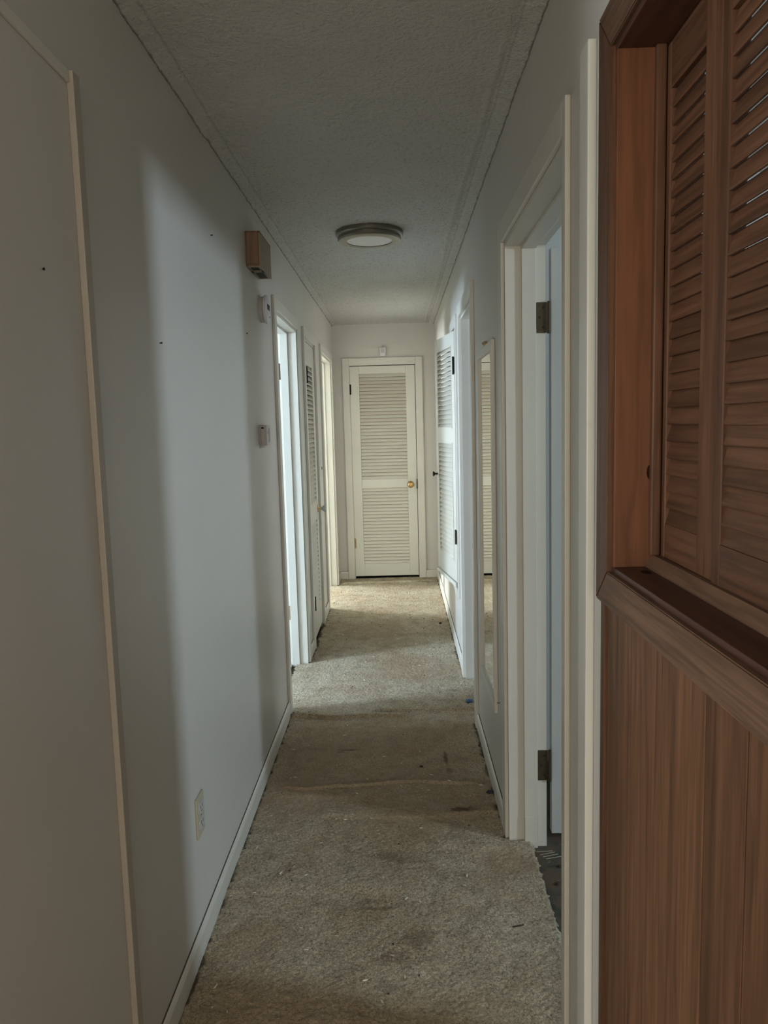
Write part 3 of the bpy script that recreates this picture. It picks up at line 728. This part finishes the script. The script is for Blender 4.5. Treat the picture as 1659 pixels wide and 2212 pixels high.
# ------------------------------------------------------------------ nails and marks left in the walls
def nail(y, z, lab, right=False, ln=.010):
    m = MB()
    m.lathe([(0, 0), (.0015, 0), (.0015, ln), (.0026, ln), (.0026, ln+.0012), (0, ln+.002)], TX if not right else Matrix.Rotation(-math.pi/2, 4, 'Y'), 8)
    o = m.obj('nail', M_BLACK, None); o.location = (W if right else 0, y, z); return tag(o, lab, 'nail')
import numpy as _n
def left_hit(px, py, xw=0.0):
    dv = fwd + rt*((px-829.5)/F) + up*((1106-py)/F); t = (xw-CX)/dv.x
    return dv.y*t, CZ+dv.z*t
for (px, py, lab, rt_) in ((92, 581, 'tiny nail in the near left wall, left of the tan batten', False), (345, 741, 'short dark nail in the lit part of the left wall', False),
                     (455, 508, 'tiny nail in the left wall near the chime box', False), (532, 720, 'tiny nail in the left wall beside the smoke detector', False), (1057, 1494, 'small nail in the right wall below the mirror frame', True)):
    yy, zz = left_hit(px, py, W if rt_ else 0)
    if not rt_: nail(yy, zz, lab, ln=.002 if yy < 1.5 else .005)
    else: nail(2.74, .42, 'small nail in the right wall beside the mirror frame', True)

# ------------------------------------------------------------------ litter on the carpet
def carpet_z(x, y):
    i = int(np.clip(np.searchsorted(ys_c, y), 1, len(ys_c)-1)); j = int(np.clip((x+.075)/.0045, 0, Z.shape[1]-1)); return float(Z[i, j])
ys_c = ys
def blob(name, mat, sx, sy, sz, seed, sub=1):
    b = bmesh.new(); bmesh.ops.create_icosphere(b, subdivisions=sub, radius=1); rr = random.Random(seed)
    for v in b.verts: v.co = Vector((v.co.x*sx, v.co.y*sy, v.co.z*sz))*rr.uniform(.75, 1.2)
    me = bpy.data.meshes.new(name); b.to_mesh(me); b.free(); me.materials.append(mat); return me
fl = [blob('pale_fleck', M_FLECK, .0085, .0024, .0020, s) for s in range(3)]
cr = [blob('dark_crumb', M_CRUMB, .0034, .0028, .0020, s) for s in range(3)]
rr = random.Random(5)
for i in range(120):
    y = 1.75+rr.random()**1.1*4.6; x = rr.uniform(.03, W-.03)
    o = link('pale_fleck', fl[i % 3], None, (x, y, carpet_z(x, y)+.0030)); o.rotation_euler = (0, rr.uniform(-.2, .2), rr.uniform(0, 3.1)); s = rr.uniform(.6, 1.25)*(1+.12*max(0, y-3)); o.scale = (s, s, s)
    tag(o, 'tiny pale fleck of paint lying on the dirty carpet', 'fleck', 'pale flecks scattered over the carpet')
for i in range(130):
    y = 1.75+rr.random()**.8*4.9; x = rr.uniform(.03, W-.03)
    if rr.random() < .35: x = rr.choice((.02, W-.02))+rr.uniform(-.006, .012)
    o = link('dark_crumb', cr[i % 3], None, (x, y, carpet_z(x, y)+.0026)); o.rotation_euler = (0, 0, rr.uniform(0, 3.1)); s = rr.uniform(.5, 1.3)*(1+.1*max(0, y-3)); o.scale = (s, s, s)
    tag(o, 'tiny dark crumb of grime lying on the beige carpet', 'crumb', 'dark crumbs scattered over the carpet')
def scrap(name, x, y, mat, s, seed, lab, cat='debris', sc=(1, 1, .5)):
    me = blob(name, mat, s*sc[0], s*sc[1], s*sc[2], seed, 2)
    o = link(name, me, None, (x, y, carpet_z(x, y)+s*.25)); o.rotation_euler = (0, .1, seed*.7); return tag(o, lab, cat)
scrap('blue_scrap', .932, 3.876, M_BLUE, .020, 3, 'crumpled blue scrap on the carpet by the right door casing')
scrap('dark_scrap', .922, 2.870, M_INK, .012, 4, 'blue-black crumpled scrap beside the right baseboard', sc=(1.5, .6, .6))
scrap('brown_clod', .655, 3.115, M_CRUMB, .0085, 5, 'round brown clod on the middle of the carpet')
scrap('brown_leaf', .868, 5.45, M_CRUMB, .013, 6, 'dry brown leaf bit on the far carpet near the right wall', 'leaf', (1.2, .8, .35))
yy = 2.05
m = MB(); m.box((-.018, -.0018, -.0015), (.018, .0018, .0015), .0008); o = m.obj('dark_twig', M_CRUMB); o.location = (.905, 2.070, carpet_z(.905, 2.07)+.002); o.rotation_euler = (0, 0, .25)
tag(o, 'small dark twig lying on the near carpet towards the right doorway', 'twig')
# loose splinters on the bare subfloor in the near right doorway
for i in range(4):
    m = MB(); m.box((-.028, -.0008, 0), (.028, .0008, .0016)); o = m.obj('splinter', M_IVORY); o.location = (1.062+.008*i, 2.492-.013*i, -.0215); o.rotation_euler = (0, 0, .30+.25*rr.uniform(-1, 1))
    tag(o, 'thin grey splinter lying on the bare floor at the right doorway', 'splinter', 'splinters on the bare floor of the right doorway')
for i in range(9):
    me = blob('floor_rubble', M_RUST if i % 3 == 0 else M_CRUMB, .010, .006, .004, 40+i, 2)
    o = link('rubble_bit', me, None, (1.06+rr.random()*.10, 2.06+rr.random()*.36, -.0185)); o.rotation_euler = (0, 0, rr.uniform(0, 3))
    tag(o, 'small bit of rubble on the bare floor of the right doorway', 'rubble', 'rubble bits on the bare floor of the right doorway')
